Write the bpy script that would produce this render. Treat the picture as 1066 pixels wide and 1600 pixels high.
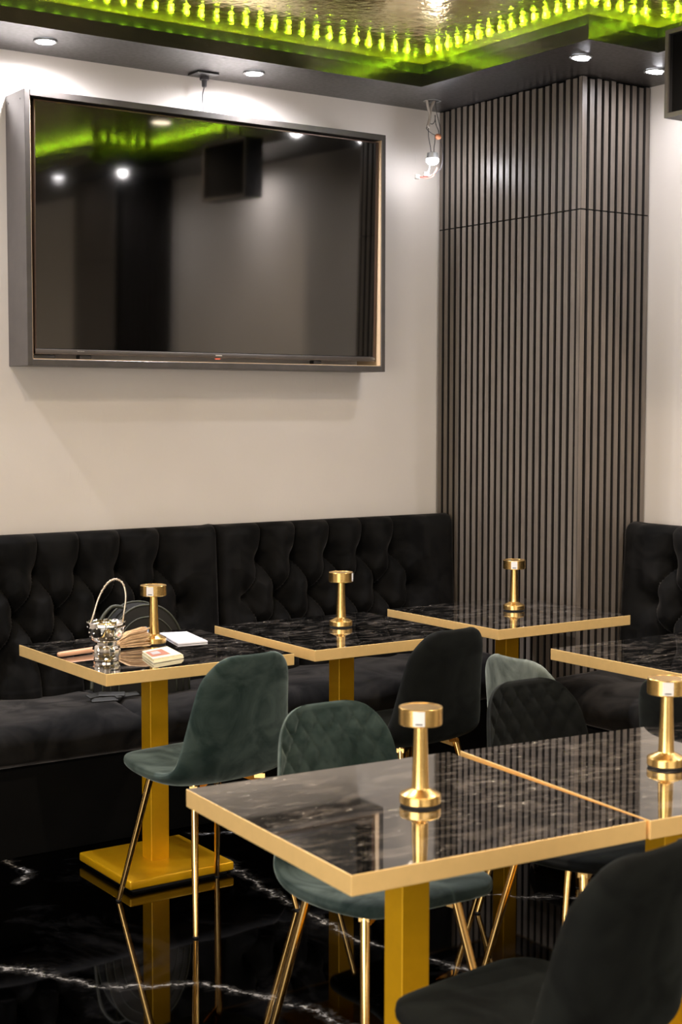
import bpy, bmesh, math, random
from mathutils import Vector, Matrix
random.seed(7)
sc = bpy.context.scene
for o in list(bpy.data.objects): bpy.data.objects.remove(o)
COL = sc.collection
PI = math.pi

# ------------------------------------------------------------------ camera
F_PX, YAW, PITCH, ROLL = 2322.94, 0.606959, 0.070596, 0.001569
fw = Vector((math.sin(YAW)*math.cos(PITCH), math.cos(YAW)*math.cos(PITCH), -math.sin(PITCH)))
rt = Vector((math.cos(YAW), -math.sin(YAW), 0)); up = rt.cross(fw)
r3 = rt*math.cos(ROLL)+up*math.sin(ROLL); u3 = up*math.cos(ROLL)-rt*math.sin(ROLL)
cd = bpy.data.cameras.new('camera'); cam = bpy.data.objects.new('camera', cd); COL.objects.link(cam)
cam.matrix_world = Matrix(((r3.x,u3.x,-fw.x,0),(r3.y,u3.y,-fw.y,-5.4),(r3.z,u3.z,-fw.z,1.5593),(0,0,0,1)))
cd.sensor_fit = 'VERTICAL'; cd.sensor_height = 36; cd.lens = F_PX/1600*36
cd.dof.use_dof = True; cd.dof.focus_distance = 5.4; cd.dof.aperture_fstop = 5.6
cd.clip_start = 0.05
sc.camera = cam

# ------------------------------------------------------------------ world, exposure
w = bpy.data.worlds.new('world'); sc.world = w; w.use_nodes = True
w.node_tree.nodes['Background'].inputs[0].default_value = (1.0, .9, .78, 1)
w.node_tree.nodes['Background'].inputs[1].default_value = 0.02
vs = sc.view_settings
vs.view_transform = 'Standard'; vs.look = 'None'; vs.gamma = 1; vs.use_curve_mapping = False
vs.exposure = 0.48
DOWN_W = 78      # soffit downlights, cool white
MAIN_W = 110      # recessed lamps of the main ceiling, warm
LED_E = 400

# ------------------------------------------------------------------ node helpers
class NT:
    def __init__(s, name):
        s.m = bpy.data.materials.new(name); s.m.use_nodes = True
        s.t = s.m.node_tree; s.p = s.t.nodes['Principled BSDF']
        s.co = None
    def n(s, kind, ins=None, **kw):
        nd = s.t.nodes.new(kind)
        for k, v in kw.items(): setattr(nd, k, v)
        for k, v in (ins or {}).items(): s.set(nd, k, v)
        return nd
    def set(s, nd, k, v):
        if isinstance(v, bpy.types.NodeSocket): s.t.links.new(v, nd.inputs[k])
        else: nd.inputs[k].default_value = v
    def P(s, **kw):
        for k, v in kw.items(): s.set(s.p, k.replace('_', ' '), v)
    def obj(s, scale=(1,1,1), loc=(0,0,0), rot=(0,0,0)):
        if s.co is None: s.co = s.n('ShaderNodeTexCoord')
        return s.n('ShaderNodeMapping', {'Vector': s.co.outputs['Object'], 'Scale': scale, 'Location': loc, 'Rotation': rot}).outputs[0]
    def noise(s, vec, scale=5, detail=4, rough=.5, dist=0):
        return s.n('ShaderNodeTexNoise', {'Vector': vec, 'Scale': scale, 'Detail': detail, 'Roughness': rough, 'Distortion': dist}).outputs
    def ramp(s, fac, stops):
        nd = s.n('ShaderNodeValToRGB', {'Fac': fac}); e = nd.color_ramp.elements
        while len(e) > len(stops): e.remove(e[-1])
        while len(e) < len(stops): e.new(.5)
        for i, (p, c) in enumerate(stops): e[i].position = p; e[i].color = c if len(c) == 4 else (*c, 1)
        return nd.outputs[0]
    def math(s, op, a, b=0.0, c=0.0):
        nd = s.n('ShaderNodeMath', operation=op)
        for i, v in enumerate((a, b, c)): s.set(nd, i, v)
        return nd.outputs[0]
    def mix(s, f, a, b):
        nd = s.n('ShaderNodeMix', data_type='RGBA'); s.set(nd, 0, f); s.set(nd, 6, a); s.set(nd, 7, b); return nd.outputs[2]
    def bump(s, h, strength=.2, dist=.01):
        s.P(Normal=s.n('ShaderNodeBump', {'Height': h, 'Strength': strength, 'Distance': dist}).outputs[0])
def c4(*a): return (*a, 1)
def simple(name, col, rough=.5, metal=0, ior=1.5, **kw):
    m = NT(name); m.P(Base_Color=c4(*col), Roughness=rough, Metallic=metal, IOR=ior, **kw); return m.m
def emis(name, col, e):
    m = NT(name); m.P(Base_Color=c4(*col), Emission_Color=c4(*col), Emission_Strength=e); return m.m

M = {}
# plaster wall
m = NT('plaster_wall'); v = m.obj()
n1 = m.noise(v, 1.3, 5); n2 = m.noise(m.obj(scale=(1,1,1)), 26, 6, .6); n3 = m.noise(m.obj(scale=(14,2,3), rot=(0,.7,.3)), 3, 5, .6, 1.5)
m.P(Base_Color=m.ramp(n1[0], [(.3, c4(.59,.545,.50)), (.7, c4(.65,.605,.56))]), Roughness=.62)
scr = m.math('MULTIPLY', m.ramp(n3[0], [(.60, c4(0,0,0)), (.66, c4(1,1,1))]), m.ramp(n1[0], [(.52, c4(0,0,0)), (.62, c4(1,1,1))]))
m.bump(m.math('ADD', m.math('MULTIPLY', n2[0], .5), m.math('MULTIPLY', scr, .5)), .22, .006); M['wall'] = m.m
# soffit lacquer
m = NT('soffit_paint'); n1 = m.noise(m.obj(), 60, 3)
m.P(Base_Color=c4(.03,.027,.027), Roughness=m.ramp(n1[0], [(.3, c4(.3,.3,.3)), (.7, c4(.38,.38,.38))]), IOR=1.6); M['soffit'] = m.m
M['fascia'] = simple('fascia_lacquer', (.014,.015,.012), .16, ior=1.6)
# golden marble stretch ceiling
m = NT('gold_marble_ceiling'); n0 = m.noise(m.obj(), 1.4, 6, .6, 1.2); n1 = m.noise(m.obj(scale=(1,1.3,1)), 3.0, 8, .65, 1.5)
c = m.ramp(n1[0], [(.28, c4(.34,.20,.045)), (.48, c4(.60,.41,.11)), (.62, c4(.72,.55,.20)), (.8, c4(.46,.27,.06))])
m.P(Base_Color=c, Roughness=.13, Metallic=.75, IOR=1.6); m.bump(m.noise(m.obj(), 24, 3)[0], .24, .01); M['ceil'] = m.m
# black marble floor with explicit veins + fine ones
def vein_nodes(m, lines, width, amp, freq):
    geo = m.obj(); nz = m.n('ShaderNodeTexNoise', {'Vector': geo, 'Scale': freq, 'Detail': 6.0, 'Roughness': .65})
    off = m.n('ShaderNodeVectorMath', {0: nz.outputs['Color'], 1: (.5,.5,.5)}, operation='SUBTRACT').outputs[0]
    off = m.n('ShaderNodeVectorMath', {0: off, 1: (amp,amp,0)}, operation='MULTIPLY').outputs[0]
    p = m.n('ShaderNodeVectorMath', {0: geo, 1: off}, operation='ADD').outputs[0]
    sep = m.n('ShaderNodeSeparateXYZ', {0: p}).outputs
    dmin = None
    for pts in lines:
        for (ax, ay), (bx, by) in zip(pts[:-1], pts[1:]):
            dx, dy = bx-ax, by-ay; L2 = dx*dx+dy*dy
            px = m.math('SUBTRACT', sep[0], ax); py = m.math('SUBTRACT', sep[1], ay)
            t = m.n('ShaderNodeMath', operation='ADD', use_clamp=True)
            m.set(t, 0, m.math('MULTIPLY', px, dx/L2)); m.set(t, 1, m.math('MULTIPLY', py, dy/L2))
            ex = m.math('SUBTRACT', px, m.math('MULTIPLY', t.outputs[0], dx)); ey = m.math('SUBTRACT', py, m.math('MULTIPLY', t.outputs[0], dy))
            d = m.math('SQRT', m.math('ADD', m.math('MULTIPLY', ex, ex), m.math('MULTIPLY', ey, ey)))
            dmin = d if dmin is None else m.math('MINIMUM', dmin, d)
    return m.math('DIVIDE', dmin, width)
m = NT('black_marble_floor')
lines = [[(1.30,-1.10),(1.533,-1.523),(1.69,-1.81),(1.903,-1.957),(2.039,-2.13),(2.099,-2.372),(2.25,-2.9)],
         [(2.55,-1.0),(2.505,-1.305),(2.483,-1.644),(2.469,-1.936),(2.56,-2.183),(2.62,-2.5),(2.9,-3.0)],
         [(1.84,-.25),(1.915,-.577),(1.937,-.808),(1.872,-.87)], [(2.60,-.36),(2.761,-.413)], [(2.60,-.70),(2.72,-.75),(2.80,-.90)],
         [(2.95,-1.72),(3.139,-1.912),(3.275,-2.02)], [(.6,-3.4),(1.1,-3.7),(1.5,-4.4)], [(3.2,-2.6),(3.6,-3.4),(3.5,-4.2)]]
d = vein_nodes(m, lines, 1.0, .16, 9.0)
brk = m.noise(m.obj(), 38, 6, .8)[0]
core = m.ramp(d, [(.0, c4(.8,.8,.8)), (.004, c4(.40,.40,.40)), (.009, c4(.07,.07,.07)), (.03, c4(0,0,0))])
core = m.math('MULTIPLY', core, m.ramp(brk, [(.44, c4(.04,.04,.04)), (.60, c4(1,1,1))]))
cl = m.ramp(m.noise(m.obj(), 2.2, 7, .7, 1)[0], [(.55, c4(.0,.0,.0)), (.85, c4(.010,.010,.011))])
m.P(Base_Color=m.mix(core, m.mix(1.0, c4(.002,.002,.002), cl), c4(.55,.54,.53)), Roughness=.035, IOR=1.42); M['floor'] = m.m
# laminate table top
m = NT('black_marble_tabletop')
a = m.noise(m.obj(scale=(1.0,2.6,1), rot=(0,0,.15)), 9, 8, .72, .8)[0]
b = m.noise(m.obj(scale=(1.2,2.4,1), rot=(0,0,-.25), loc=(3,1,0)), 17, 8, .66, 1.6)[0]
cc = m.noise(m.obj(), 3, 3)[0]
col = m.mix(m.ramp(a, [(.50, c4(0,0,0)), (.70, c4(1,1,1))]), c4(.003,.003,.003), c4(.19,.165,.145))
fl = m.math('MULTIPLY', m.ramp(b, [(.61, c4(0,0,0)), (.68, c4(1,1,1))]), m.ramp(cc, [(.42, c4(.15,.15,.15)), (.6, c4(1,1,1))]))
m.P(Base_Color=m.mix(fl, col, c4(.80,.74,.64)), Roughness=.03, IOR=3.0, Coat_Weight=1.0, Coat_IOR=2.0, Coat_Roughness=.03); M['top'] = m.m
# golds
def gold(name, col, rough, metal, nscale=(1,1,1), bump=0):
    m = NT(name); n = m.noise(m.obj(scale=nscale), 40, 3)[0]
    m.P(Base_Color=m.mix(n, c4(*[x*.88 for x in col]), c4(*col)), Roughness=rough, Metallic=metal)
    if bump: m.bump(n, bump, .001)
    M[name] = m.m
gold('gold_edge', (.92,.63,.26), .38, .40)
gold('gold_paint', (.80,.43,.006), .32, .45)
gold('gold_lamp', (.82,.54,.19), .26, 1.0, (1,1,40), .1)
gold('gold_chrome', (.88,.58,.22), .10, 1.0)
# slats
m = NT('slat_veneer'); n1 = m.noise(m.obj(scale=(20,20,1.1)), 4, 6, .65, .6)[0]
m.co = m.co; info = m.n('ShaderNodeTexCoord')
n2 = m.n('ShaderNodeTexNoise', {'Vector': m.obj(scale=(12,12,.15)), 'Scale': 2.0}).outputs[0]
c1 = m.ramp(n1, [(.28, c4(.085,.068,.053)), (.52, c4(.138,.112,.090)), (.75, c4(.19,.156,.128))])
m.P(Base_Color=m.mix(m.ramp(n2, [(.35, c4(0,0,0)), (.65, c4(.45,.45,.45))]), c1, c4(.13,.115,.10)), Roughness=.42); m.bump(n1, .12, .002); M['slat'] = m.m
M['mdf'] = simple('dark_slat_core', (.014,.011,.009), .8)
M['felt'] = simple('black_felt', (.0025,.0025,.0025), .95, Specular_IOR_Level=.1)
# tv frame and screen
m = NT('grey_brown_laminate'); n1 = m.noise(m.obj(scale=(1,1,1)), 14, 6, .6)[0]
m.P(Base_Color=m.ramp(n1, [(.3, c4(.045,.039,.036)), (.7, c4(.066,.057,.052))]), Roughness=.38, IOR=1.6); M['frame'] = m.m
M['liner'] = simple('beige_liner', (.55,.40,.25), .6)
m = NT('screen_glass'); m.P(Base_Color=c4(.10,.096,.09), Metallic=1.0, Roughness=.05); M['screen'] = m.m
M['bezel'] = simple('brown_bezel', (.10,.065,.05), .3, .6)
M['blackplastic'] = simple('black_plastic', (.012,.012,.013), .4)
M['silver'] = simple('silver_trim', (.75,.75,.75), .2, 1)
# velvets
def velvet(name, dark, light, sheen, sw, sr=.4, sc_=7.0):
    m = NT(name); a = m.noise(m.obj(), sc_, 4, .55, 1.4)[0]; b = m.noise(m.obj(), 900, 1)[0]
    f = m.ramp(a, [(.36, c4(0,0,0)), (.62, c4(1,1,1))])
    m.P(Base_Color=m.mix(f, c4(*dark), c4(*light)), Roughness=.85, Sheen_Weight=m.math('MULTIPLY_ADD', f, sw*.55, sw*.45), Sheen_Roughness=sr, Sheen_Tint=c4(*sheen), Specular_IOR_Level=.12)
    m.bump(b, .12, .001); M[name] = m.m
velvet('black_velvet', (.0015,.0015,.0015), (.006,.0057,.0055), (.75,.70,.66), .13, .3)
velvet('seat_velvet', (.003,.003,.003), (.014,.013,.0125), (.78,.72,.70), .27, .35, 5)  # same cloth as the backrest; seat highlights put into colour and sheen
velvet('chair_black_velvet', (.0025,.003,.003), (.0055,.0065,.006), (.6,.72,.68), .075)
velvet('green_velvet', (.010,.020,.018), (.030,.046,.042), (.66,.80,.75), .62, .40, 7)
velvet('sage_velvet', (.05,.062,.056), (.13,.15,.138), (.75,.85,.8), .5, .45, 9)
M['piping'] = simple('dark_piping', (.004,.004,.004), .6)
# small things
M['lens'] = emis('lamp_lens', (.93,.93,1.0), 30)
M['warmlens'] = emis('warm_lens', (1.0,.86,.66), 14)
M['led'] = emis('led_bead', (.50,1.0,.02), LED_E)
M['whitering'] = simple('grey_ring', (.30,.30,.30), .35, .6)
M['sticker'] = simple('white_sticker', (.70,.70,.72), .45)
M['ink'] = simple('black_ink', (.01,.01,.01), .5)
M['rubber'] = simple('black_rubber', (.008,.008,.008), .6)
m = NT('crystal_glass'); m.P(Base_Color=c4(.97,.98,.98), Roughness=.03, Transmission_Weight=1.0, IOR=1.5); M['glass'] = m.m
m = NT('mirror_silver'); m.P(Base_Color=c4(.90,.87,.82), Roughness=.10, Metallic=1.0); M['mirror'] = m.m
M['straw'] = None
m = NT('straw_bristle'); n1 = m.noise(m.obj(scale=(4,60,60)), 6, 4)[0]
m.P(Base_Color=m.ramp(n1, [(.3, c4(.42,.24,.11)), (.7, c4(.80,.58,.34))]), Roughness=.7); m.bump(n1, .8, .003); M['straw'] = m.m
M['wood'] = simple('pinkish_wood', (.62,.33,.19), .45)
M['paper'] = simple('white_paper', (.74,.74,.80), .5)
M['cream'] = simple('cream_card', (.78,.72,.50), .5)
M['cardpic'] = simple('card_picture', (.36,.14,.09), .5)
M['cardgrey'] = simple('card_grey', (.35,.36,.38), .5)
M['blueplastic'] = simple('pale_blue_film', (.30,.42,.62), .3)
M['bag'] = simple('black_bag_cloth', (.012,.012,.011), .55)
M['bagwindow'] = simple('smoky_bag_panel', (.012,.012,.010), .45)
M['bagpipe'] = simple('olive_bag_piping', (.034,.037,.025), .5)
M['cablegrey'] = simple('grey_cable', (.35,.31,.27), .5)
M['cabledark'] = simple('dark_cable', (.03,.027,.03), .5)
M['cablered'] = simple('red_cable', (.65,.13,.08), .5)
M['connector'] = simple('white_connector', (.80,.78,.74), .5)
M['orange'] = simple('orange_connector', (.55,.22,.11), .4)

# ------------------------------------------------------------------ mesh helpers
def link(name, me, mat, parent=None, smooth=False, loc=None):
    o = bpy.data.objects.new(name, me); COL.objects.link(o)
    if mat is not None: me.materials.append(mat)
    if smooth:
        for p in me.polygons: p.use_smooth = True
    if parent is not None: o.parent = parent
    if loc is not None: o.location = loc
    return o
def from_bm(name, bm, mat, parent=None, smooth=False, loc=None, autos=None):
    bmesh.ops.recalc_face_normals(bm, faces=bm.faces)
    me = bpy.data.meshes.new(name); bm.to_mesh(me); bm.free()
    o = link(name, me, mat, parent, smooth, loc)
    if autos is not None:
        for p in me.polygons: p.use_smooth = True
        me.set_sharp_from_angle(angle=math.radians(autos))
    return o
def bx(bm, x0, x1, y0, y1, z0, z1, bev=0, seg=2, mat4=None):
    r = bmesh.ops.create_cube(bm, size=1)
    vs_ = r['verts']
    for v in vs_: v.co = Vector(((x0+x1)/2+v.co.x*(x1-x0), (y0+y1)/2+v.co.y*(y1-y0), (z0+z1)/2+v.co.z*(z1-z0)))
    if bev:
        es = {e for v in vs_ for e in v.link_edges}
        rr = bmesh.ops.bevel(bm, geom=list(es), offset=bev, segments=seg, affect='EDGES', profile=.5)
        vs_ = list({v for f in rr['faces'] for v in f.verts} | {v for v in vs_ if v.is_valid})
    if mat4 is not None:
        for v in vs_: v.co = mat4 @ v.co
    return vs_
def box(name, dims, mat, parent=None, bev=0, seg=2, loc=None, mat4=None):
    bm = bmesh.new(); bx(bm, *dims, bev=bev, seg=seg, mat4=mat4)
    return from_bm(name, bm, mat, parent, loc=loc, autos=35 if bev else None)
def lathe(bm, prof, seg=48, cx=0, cy=0, cap=True):
    rings = []
    for r, z in prof:
        rings.append([bm.verts.new((cx+r*math.cos(2*PI*i/seg), cy+r*math.sin(2*PI*i/seg), z)) for i in range(seg)])
    for a, b in zip(rings[:-1], rings[1:]):
        for i in range(seg):
            j = (i+1) % seg; bm.faces.new((a[i], a[j], b[j], b[i]))
    if cap:
        bm.faces.new(rings[0][::-1]); bm.faces.new(rings[-1])
def tube(bm, pts, rads, seg=12, closed=False):
    pts = [Vector(p) for p in pts]; n = len(pts)
    if not hasattr(rads, '__len__'): rads = [rads]*n
    rings = []; prev = None
    for i, p in enumerate(pts):
        if closed: t = (pts[(i+1) % n]-pts[i-1]).normalized()
        else: t = (pts[min(i+1, n-1)]-pts[max(i-1, 0)]).normalized()
        a = Vector((0,0,1)) if abs(t.z) < .9 else Vector((1,0,0))
        if prev is not None: a = prev
        x = (a - t*a.dot(t)).normalized(); prev = x; y = t.cross(x)
        rings.append([bm.verts.new(p+(x*math.cos(2*PI*k/seg)+y*math.sin(2*PI*k/seg))*rads[i]) for k in range(seg)])
    pairs = list(zip(rings[:-1], rings[1:])) + ([(rings[-1], rings[0])] if closed else [])
    for a, b in pairs:
        for k in range(seg):
            j = (k+1) % seg; bm.faces.new((a[k], a[j], b[j], b[k]))
    if not closed: bm.faces.new(rings[0][::-1]); bm.faces.new(rings[-1])
def catmull(pts, n):
    P_ = [tuple(p) for p in pts]; P_ = [P_[0]]+P_+[P_[-1]]; out = []
    segs = len(P_)-3
    for k in range(n):
        t = k/(n-1)*segs; i = min(int(t), segs-1); f = t-i
        a, b, c, d = P_[i:i+4]
        out.append(tuple(.5*(2*b[j]+(c[j]-a[j])*f+(2*a[j]-5*b[j]+4*c[j]-d[j])*f*f+(3*b[j]-a[j]-3*c[j]+d[j])*f**3) for j in range(len(b))))
    return out
def poly_prism(name, pts, z0, z1, mat, parent=None):
    bm = bmesh.new()
    a = [bm.verts.new((x, y, z0)) for x, y in pts]; b = [bm.verts.new((x, y, z1)) for x, y in pts]
    fa = bm.faces.new(a); fb = bm.faces.new(b)
    for i in range(len(pts)):
        j = (i+1) % len(pts); bm.faces.new((a[i], a[j], b[j], b[i]))
    bmesh.ops.triangulate(bm, faces=[fa, fb])
    return from_bm(name, bm, mat, parent)
def thing(name, label, cat, loc=(0,0,0), rz=0, group=None):
    o = bpy.data.objects.new(name, None); COL.objects.link(o); o.empty_display_size = .1
    o.location = loc; o.rotation_euler = (0,0,rz); tag(o, label, cat, group); return o
def tag(o, label, cat, group=None):
    o['label'] = label; o['category'] = cat
    if group: o['group'] = group
    return o
def struct(o): o['kind'] = 'structure'; return o
def dup(root, loc, rz, label, group=None):
    r = root.copy(); COL.objects.link(r); r.location = loc; r.rotation_euler = (root.rotation_euler.x, root.rotation_euler.y, rz); r['label'] = label
    if group: r['group'] = group
    for ch in list(root.children):
        c_ = ch.copy(); COL.objects.link(c_); c_.parent = r; c_.matrix_parent_inverse = ch.matrix_parent_inverse
        for g in list(ch.children):
            d_ = g.copy(); COL.objects.link(d_); d_.parent = c_; d_.matrix_parent_inverse = g.matrix_parent_inverse
    return r

# ------------------------------------------------------------------ room shell
XL, XR, YB = -1.6, 4.68, -7.6
CX, CY = 4.282, -.938            # slatted column corner
ZS, ZC = 2.897, 3.0              # soffit underside, main ceiling
struct(box('floor', (XL-.1, XR+.1, YB-.1, .1, -.1, 0), M['floor']))
struct(box('wall_back', (XL, XR+.1, 0, .1, 0, 3.15), M['wall']))
struct(box('wall_right', (XR, XR+.1, YB, 0, 0, 3.15), M['wall']))
struct(box('wall_left', (XL-.1, XL, YB, .1, 0, 3.15), M['wall']))
struct(box('wall_front', (XL-.1, XR+.1, YB-.1, YB, 0, 3.15), M['wall']))
struct(box('ceiling', (XL-.1, XR+.1, YB-.1, .1, ZC, ZC+.1), M['ceil']))
def window(n, loc, rot, w_, h_, power, col):  # unseen glowing panel with an area light, added as soft fill
    root = bpy.data.objects.new('window_%d' % n, None); COL.objects.link(root); root.location = loc; root.rotation_euler = rot; struct(root)
    bm = bmesh.new()
    for s_ in (-1, 1): bx(bm, s_*w_/2-.03, s_*w_/2+.03, -h_/2-.03, h_/2+.03, -.03, .03); bx(bm, -w_/2, w_/2, s_*h_/2-.03, s_*h_/2+.03, -.03, .03)
    bx(bm, -.02, .02, -h_/2, h_/2, -.03, .03)
    struct(from_bm('window_frame', bm, M['blackplastic'], root))
    struct(box('window_pane', (-w_/2, w_/2, -h_/2, h_/2, .0, .006), M['daylight'], root))
    ld = bpy.data.lights.new('daylight', 'AREA'); ld.shape = 'RECTANGLE'; ld.size = w_; ld.size_y = h_; ld.energy = power; ld.color = col
    lo = bpy.data.objects.new('daylight', ld); COL.objects.link(lo); lo.parent = root; lo.location = (0,0,-.04)
M['daylight'] = emis('frosted_daylight', (1.0,.95,.88), 1.2)
window(1, (XL+.04,-4.6,1.55), (0,-PI/2,0), 1.9, 3.2, 80, (1.0,.93,.84))     # added fill from the left, out of view; no real opening known there
window(2, (1.3,YB+.04,1.55), (-PI/2,0,0), 3.4, 1.9, 40, (1.0,.93,.84))  # weaker added fill from behind the camera
path = [(XL,-.385), (3.89,-.385), (3.89,-1.375), (4.25,-1.375), (4.25,-3.15), (3.88,-3.15), (3.88,-4.75), (4.25,-4.75), (4.25,YB)]
def inset(path, d):   # push the room-side edge back into the soffit
    out = []
    for i, (x, y) in enumerate(path):
        nx, ny = 0, 0
        if i > 0:
            dx, dy = x-path[i-1][0], y-path[i-1][1]; L = math.hypot(dx, dy); nx += -dy/L; ny += dx/L
        if i < len(path)-1:
            dx, dy = path[i+1][0]-x, path[i+1][1]-y; L = math.hypot(dx, dy); nx += -dy/L; ny += dx/L
        out.append((x+nx*d, y+ny*d))
    return out
def soffit_slab(name, d, z0, z1, mat):
    bm = bmesh.new()
    bx(bm, XL, XR, -.385+d, 0, z0, z1); bx(bm, 3.89+d, XR, -1.375+d, -.385+d, z0, z1); bx(bm, 4.25+d, XR, -3.15-d, -1.375+d, z0, z1)
    bx(bm, 3.88+d, XR, -4.75+d, -3.15-d, z0, z1); bx(bm, 4.25+d, XR, YB, -4.75+d, z0, z1)
    bmesh.ops.remove_doubles(bm, verts=bm.verts, dist=1e-5)
    return struct(from_bm(name, bm, mat))
soffit_slab('trim_1', 0, ZS, 2.948, M['soffit'])
soffit_slab('trim_2', .034, 2.948, ZC, M['fascia'])
# lacquered lip running along the soffit edge
bm = bmesh.new()
q = inset(path, -.004); q0 = inset(path, .0005)
for i in range(len(path)-1):
    vs_ = [bm.verts.new((*q[i], ZS-.001)), bm.verts.new((*q[i+1], ZS-.001)), bm.verts.new((*q[i+1], 2.95)), bm.verts.new((*q[i], 2.95)),
           bm.verts.new((*q0[i], ZS-.001)), bm.verts.new((*q0[i+1], ZS-.001)), bm.verts.new((*q0[i+1], 2.95)), bm.verts.new((*q0[i], 2.95))]
    for f in ((0,1,2,3), (7,6,5,4), (3,2,6,7), (4,5,1,0)): bm.faces.new([vs_[k] for k in f])
struct(from_bm('trim_3', bm, M['fascia']))

# slatted columns: backing, slats (upper and lower row of panels)
SEAM = 2.363
def slat_panel(bm, run, face, z0, z1, pitch=.0402, wdt=.0265, dep=.014, jag=0.0, xface=True, sign=-1):
    a, b = run; n = int(abs(b-a)/pitch)
    pitch = (b-a)/n
    for k in range(n):
        c = a+pitch*(k+.5); zt = z1-random.random()*jag
        if xface: bx(bm, face+sign*dep, face, c-wdt/2, c+wdt/2, z0, zt, bev=.0012, seg=1)
        else: bx(bm, c-wdt/2, c+wdt/2, face+sign*dep, face, z0, zt, bev=.0012, seg=1)
def column(name, label, y0, y1, faces):
    # y0 nearer to the back wall; core box CX+dep .. XR
    t = thing(name, label, 'column', (CX, y0, 0))
    L = lambda dims: (dims[0]-CX, dims[1]-CX, dims[2]-y0, dims[3]-y0, dims[4], dims[5])
    top = ZS
    box('backing', L((CX+.014, XR, y1+.014, y0-(.014 if 'b' in faces else 0), 0, top)), M['felt'], t)
    for nm, z0, z1, jg in (('lower_slats', .0, SEAM-.0015, 0), ('upper_slats', SEAM+.0015, top-.002, .009)):
        bm = bmesh.new()
        slat_panel(bm, (y0-y0-(.02 if 'b' in faces else .008), y1-y0+.022), .014, z0, z1, jag=jg)
        # corner slat and front face
        bx(bm, 0, .028, y1-y0, y1-y0+.020, z0, z1, bev=.0012, seg=1)
        slat_panel(bm, (.036, XR-CX), y1-y0+.014, z0, z1, jag=jg, xface=False)
        if 'b' in faces: slat_panel(bm, (.036, XR-CX), -.014, z0, z1, jag=jg, xface=False, sign=1)
        so = from_bm(nm, bm, M['slat'], t); so.data.materials.append(M['mdf'])
        for p in so.data.polygons:
            c_ = p.center+Vector((CX, y0, 0)); n_ = p.normal
            front = (n_.x < -.9 and c_.x < CX+.004) or (n_.y < -.9 and p.center.y < y1-y0+.004) or (n_.y > .9 and 'b' in faces and p.center.y > -.004)
            if not front: p.material_index = 1
    return t
column('slatted_column', 'tall brown wooden slat column in the corner right of the television', 0, CY, 'a')
column('slatted_column', 'slat column along the right wall beyond the picture, seen mirrored in the television', -3.60, -4.25, 'b')

# ------------------------------------------------------------------ lights
def downlight(x, y, label, tilt=(0,0), power=DOWN_W, z=ZS, r=.034, warm=False, ang=178, group='recessed ceiling spotlights'):
    t = thing('recessed_spotlight', label, 'ceiling light', (x, y, z), 0, None)
    bm = bmesh.new(); lathe(bm, [(r*.98,-.001), (r*1.28,-.001), (r*1.30,-.004), (r*1.22,-.007), (r*.98,-.005), (r*.98,-.001)], 40, cap=False)
    from_bm('trim_ring', bm, M['whitering'], t, smooth=True)
    bm = bmesh.new(); lathe(bm, [(r*.4,-.003), (r*.97,-.003), (r*.93,-.0085), (r*.4,-.011)], 32)
    ln = from_bm('lens', bm, M['warmlens'] if warm else M['lens'], t, smooth=True); ln.rotation_euler = (tilt[0], tilt[1], 0)
    ld = bpy.data.lights.new('lamp_light', 'SPOT'); ld.energy = power; ld.spot_size = math.radians(ang); ld.spot_blend = 1.0; ld.shadow_soft_size = .03
    ld.color = (1.0, .84, .68) if warm else (.97, .95, 1.0)
    lo = bpy.data.objects.new('lamp_light', ld); COL.objects.link(lo); lo.parent = t; lo.location = (0,0,-.02); lo.rotation_euler = (tilt[0], tilt[1], 0)
    return t
downlight(2.277,-.217, 'round recessed spotlight above the left end of the television')
downlight(3.175,-.211, 'round recessed spotlight above the right half of the television')
downlight(1.38,-.217, 'round recessed spotlight beyond the left edge of the television')
downlight(.48,-.217, 'round recessed spotlight far left of the television, out of view')
downlight(4.055,-1.164, 'tilted round spotlight in the black soffit above the column corner', tilt=(.05,.12), power=20)
downlight(4.461,-1.159, 'tilted round spotlight at the far right of the soffit, beside the hanging box', tilt=(.12,.1), power=9)
downlight(4.461,-2.43, 'round recessed spotlight over the right wall beyond the picture', power=45)
downlight(4.20,-3.36, 'round recessed spotlight before the mirrored column', power=32)
downlight(4.05,-3.98, 'round recessed spotlight above the mirrored column', power=7)
for i, (x, y, lb) in enumerate([(3.80,-2.10,'nearest to the column'), (1.6,-1.9,'over the left tables'), (3.0,-3.9,'over the near tables'), (.9,-4.2,'left of the camera'), (3.0,-6.0,'behind the camera on the right'), (.6,-6.4,'behind the camera on the left')]):
    downlight(x, y, 'warm recessed lamp in the golden ceiling '+lb, power=MAIN_W, z=ZC, r=.05, warm=True, ang=150)

# LED strips on the ledge behind the soffit lip
def led_strip(label, p0, p1, pitch=.0655):
    d = Vector(p1)-Vector(p0); L = d.length; n = int(L/pitch); d.normalize()
    t = thing('led_strip', label, 'light strip', (*p0, 2.9495), math.atan2(d.y, d.x))
    box('tape', (0, L, -.004, .004, -.0015, .0003), M['blackplastic'], t)
    first = None
    for k in range(n):
        if first is None:
            bm = bmesh.new(); bx(bm, -.004, .004, -.003, .003, .0003, .0032)
            first = from_bm('light_bead', bm, M['led'], t); o = first
        else:
            o = first.copy(); COL.objects.link(o); o.parent = t
        o.location = (pitch*(k+.5), 0, 0)
    return t
q = inset(path, .025)
segs = ['green light strip on the ledge above the television wall', 'green light strip on the ledge over the left side of the column',
        'green light strip on the ledge over the front of the column', 'green light strip on the right wall ledge between the columns',
        'green light strip on the ledge before the mirrored column', 'green light strip on the long ledge beside the mirrored column']
starts = list(q); starts[0] = (.2, q[0][1])
for i, lb in enumerate(segs): led_strip(lb, starts[i], q[i+1])

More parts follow.
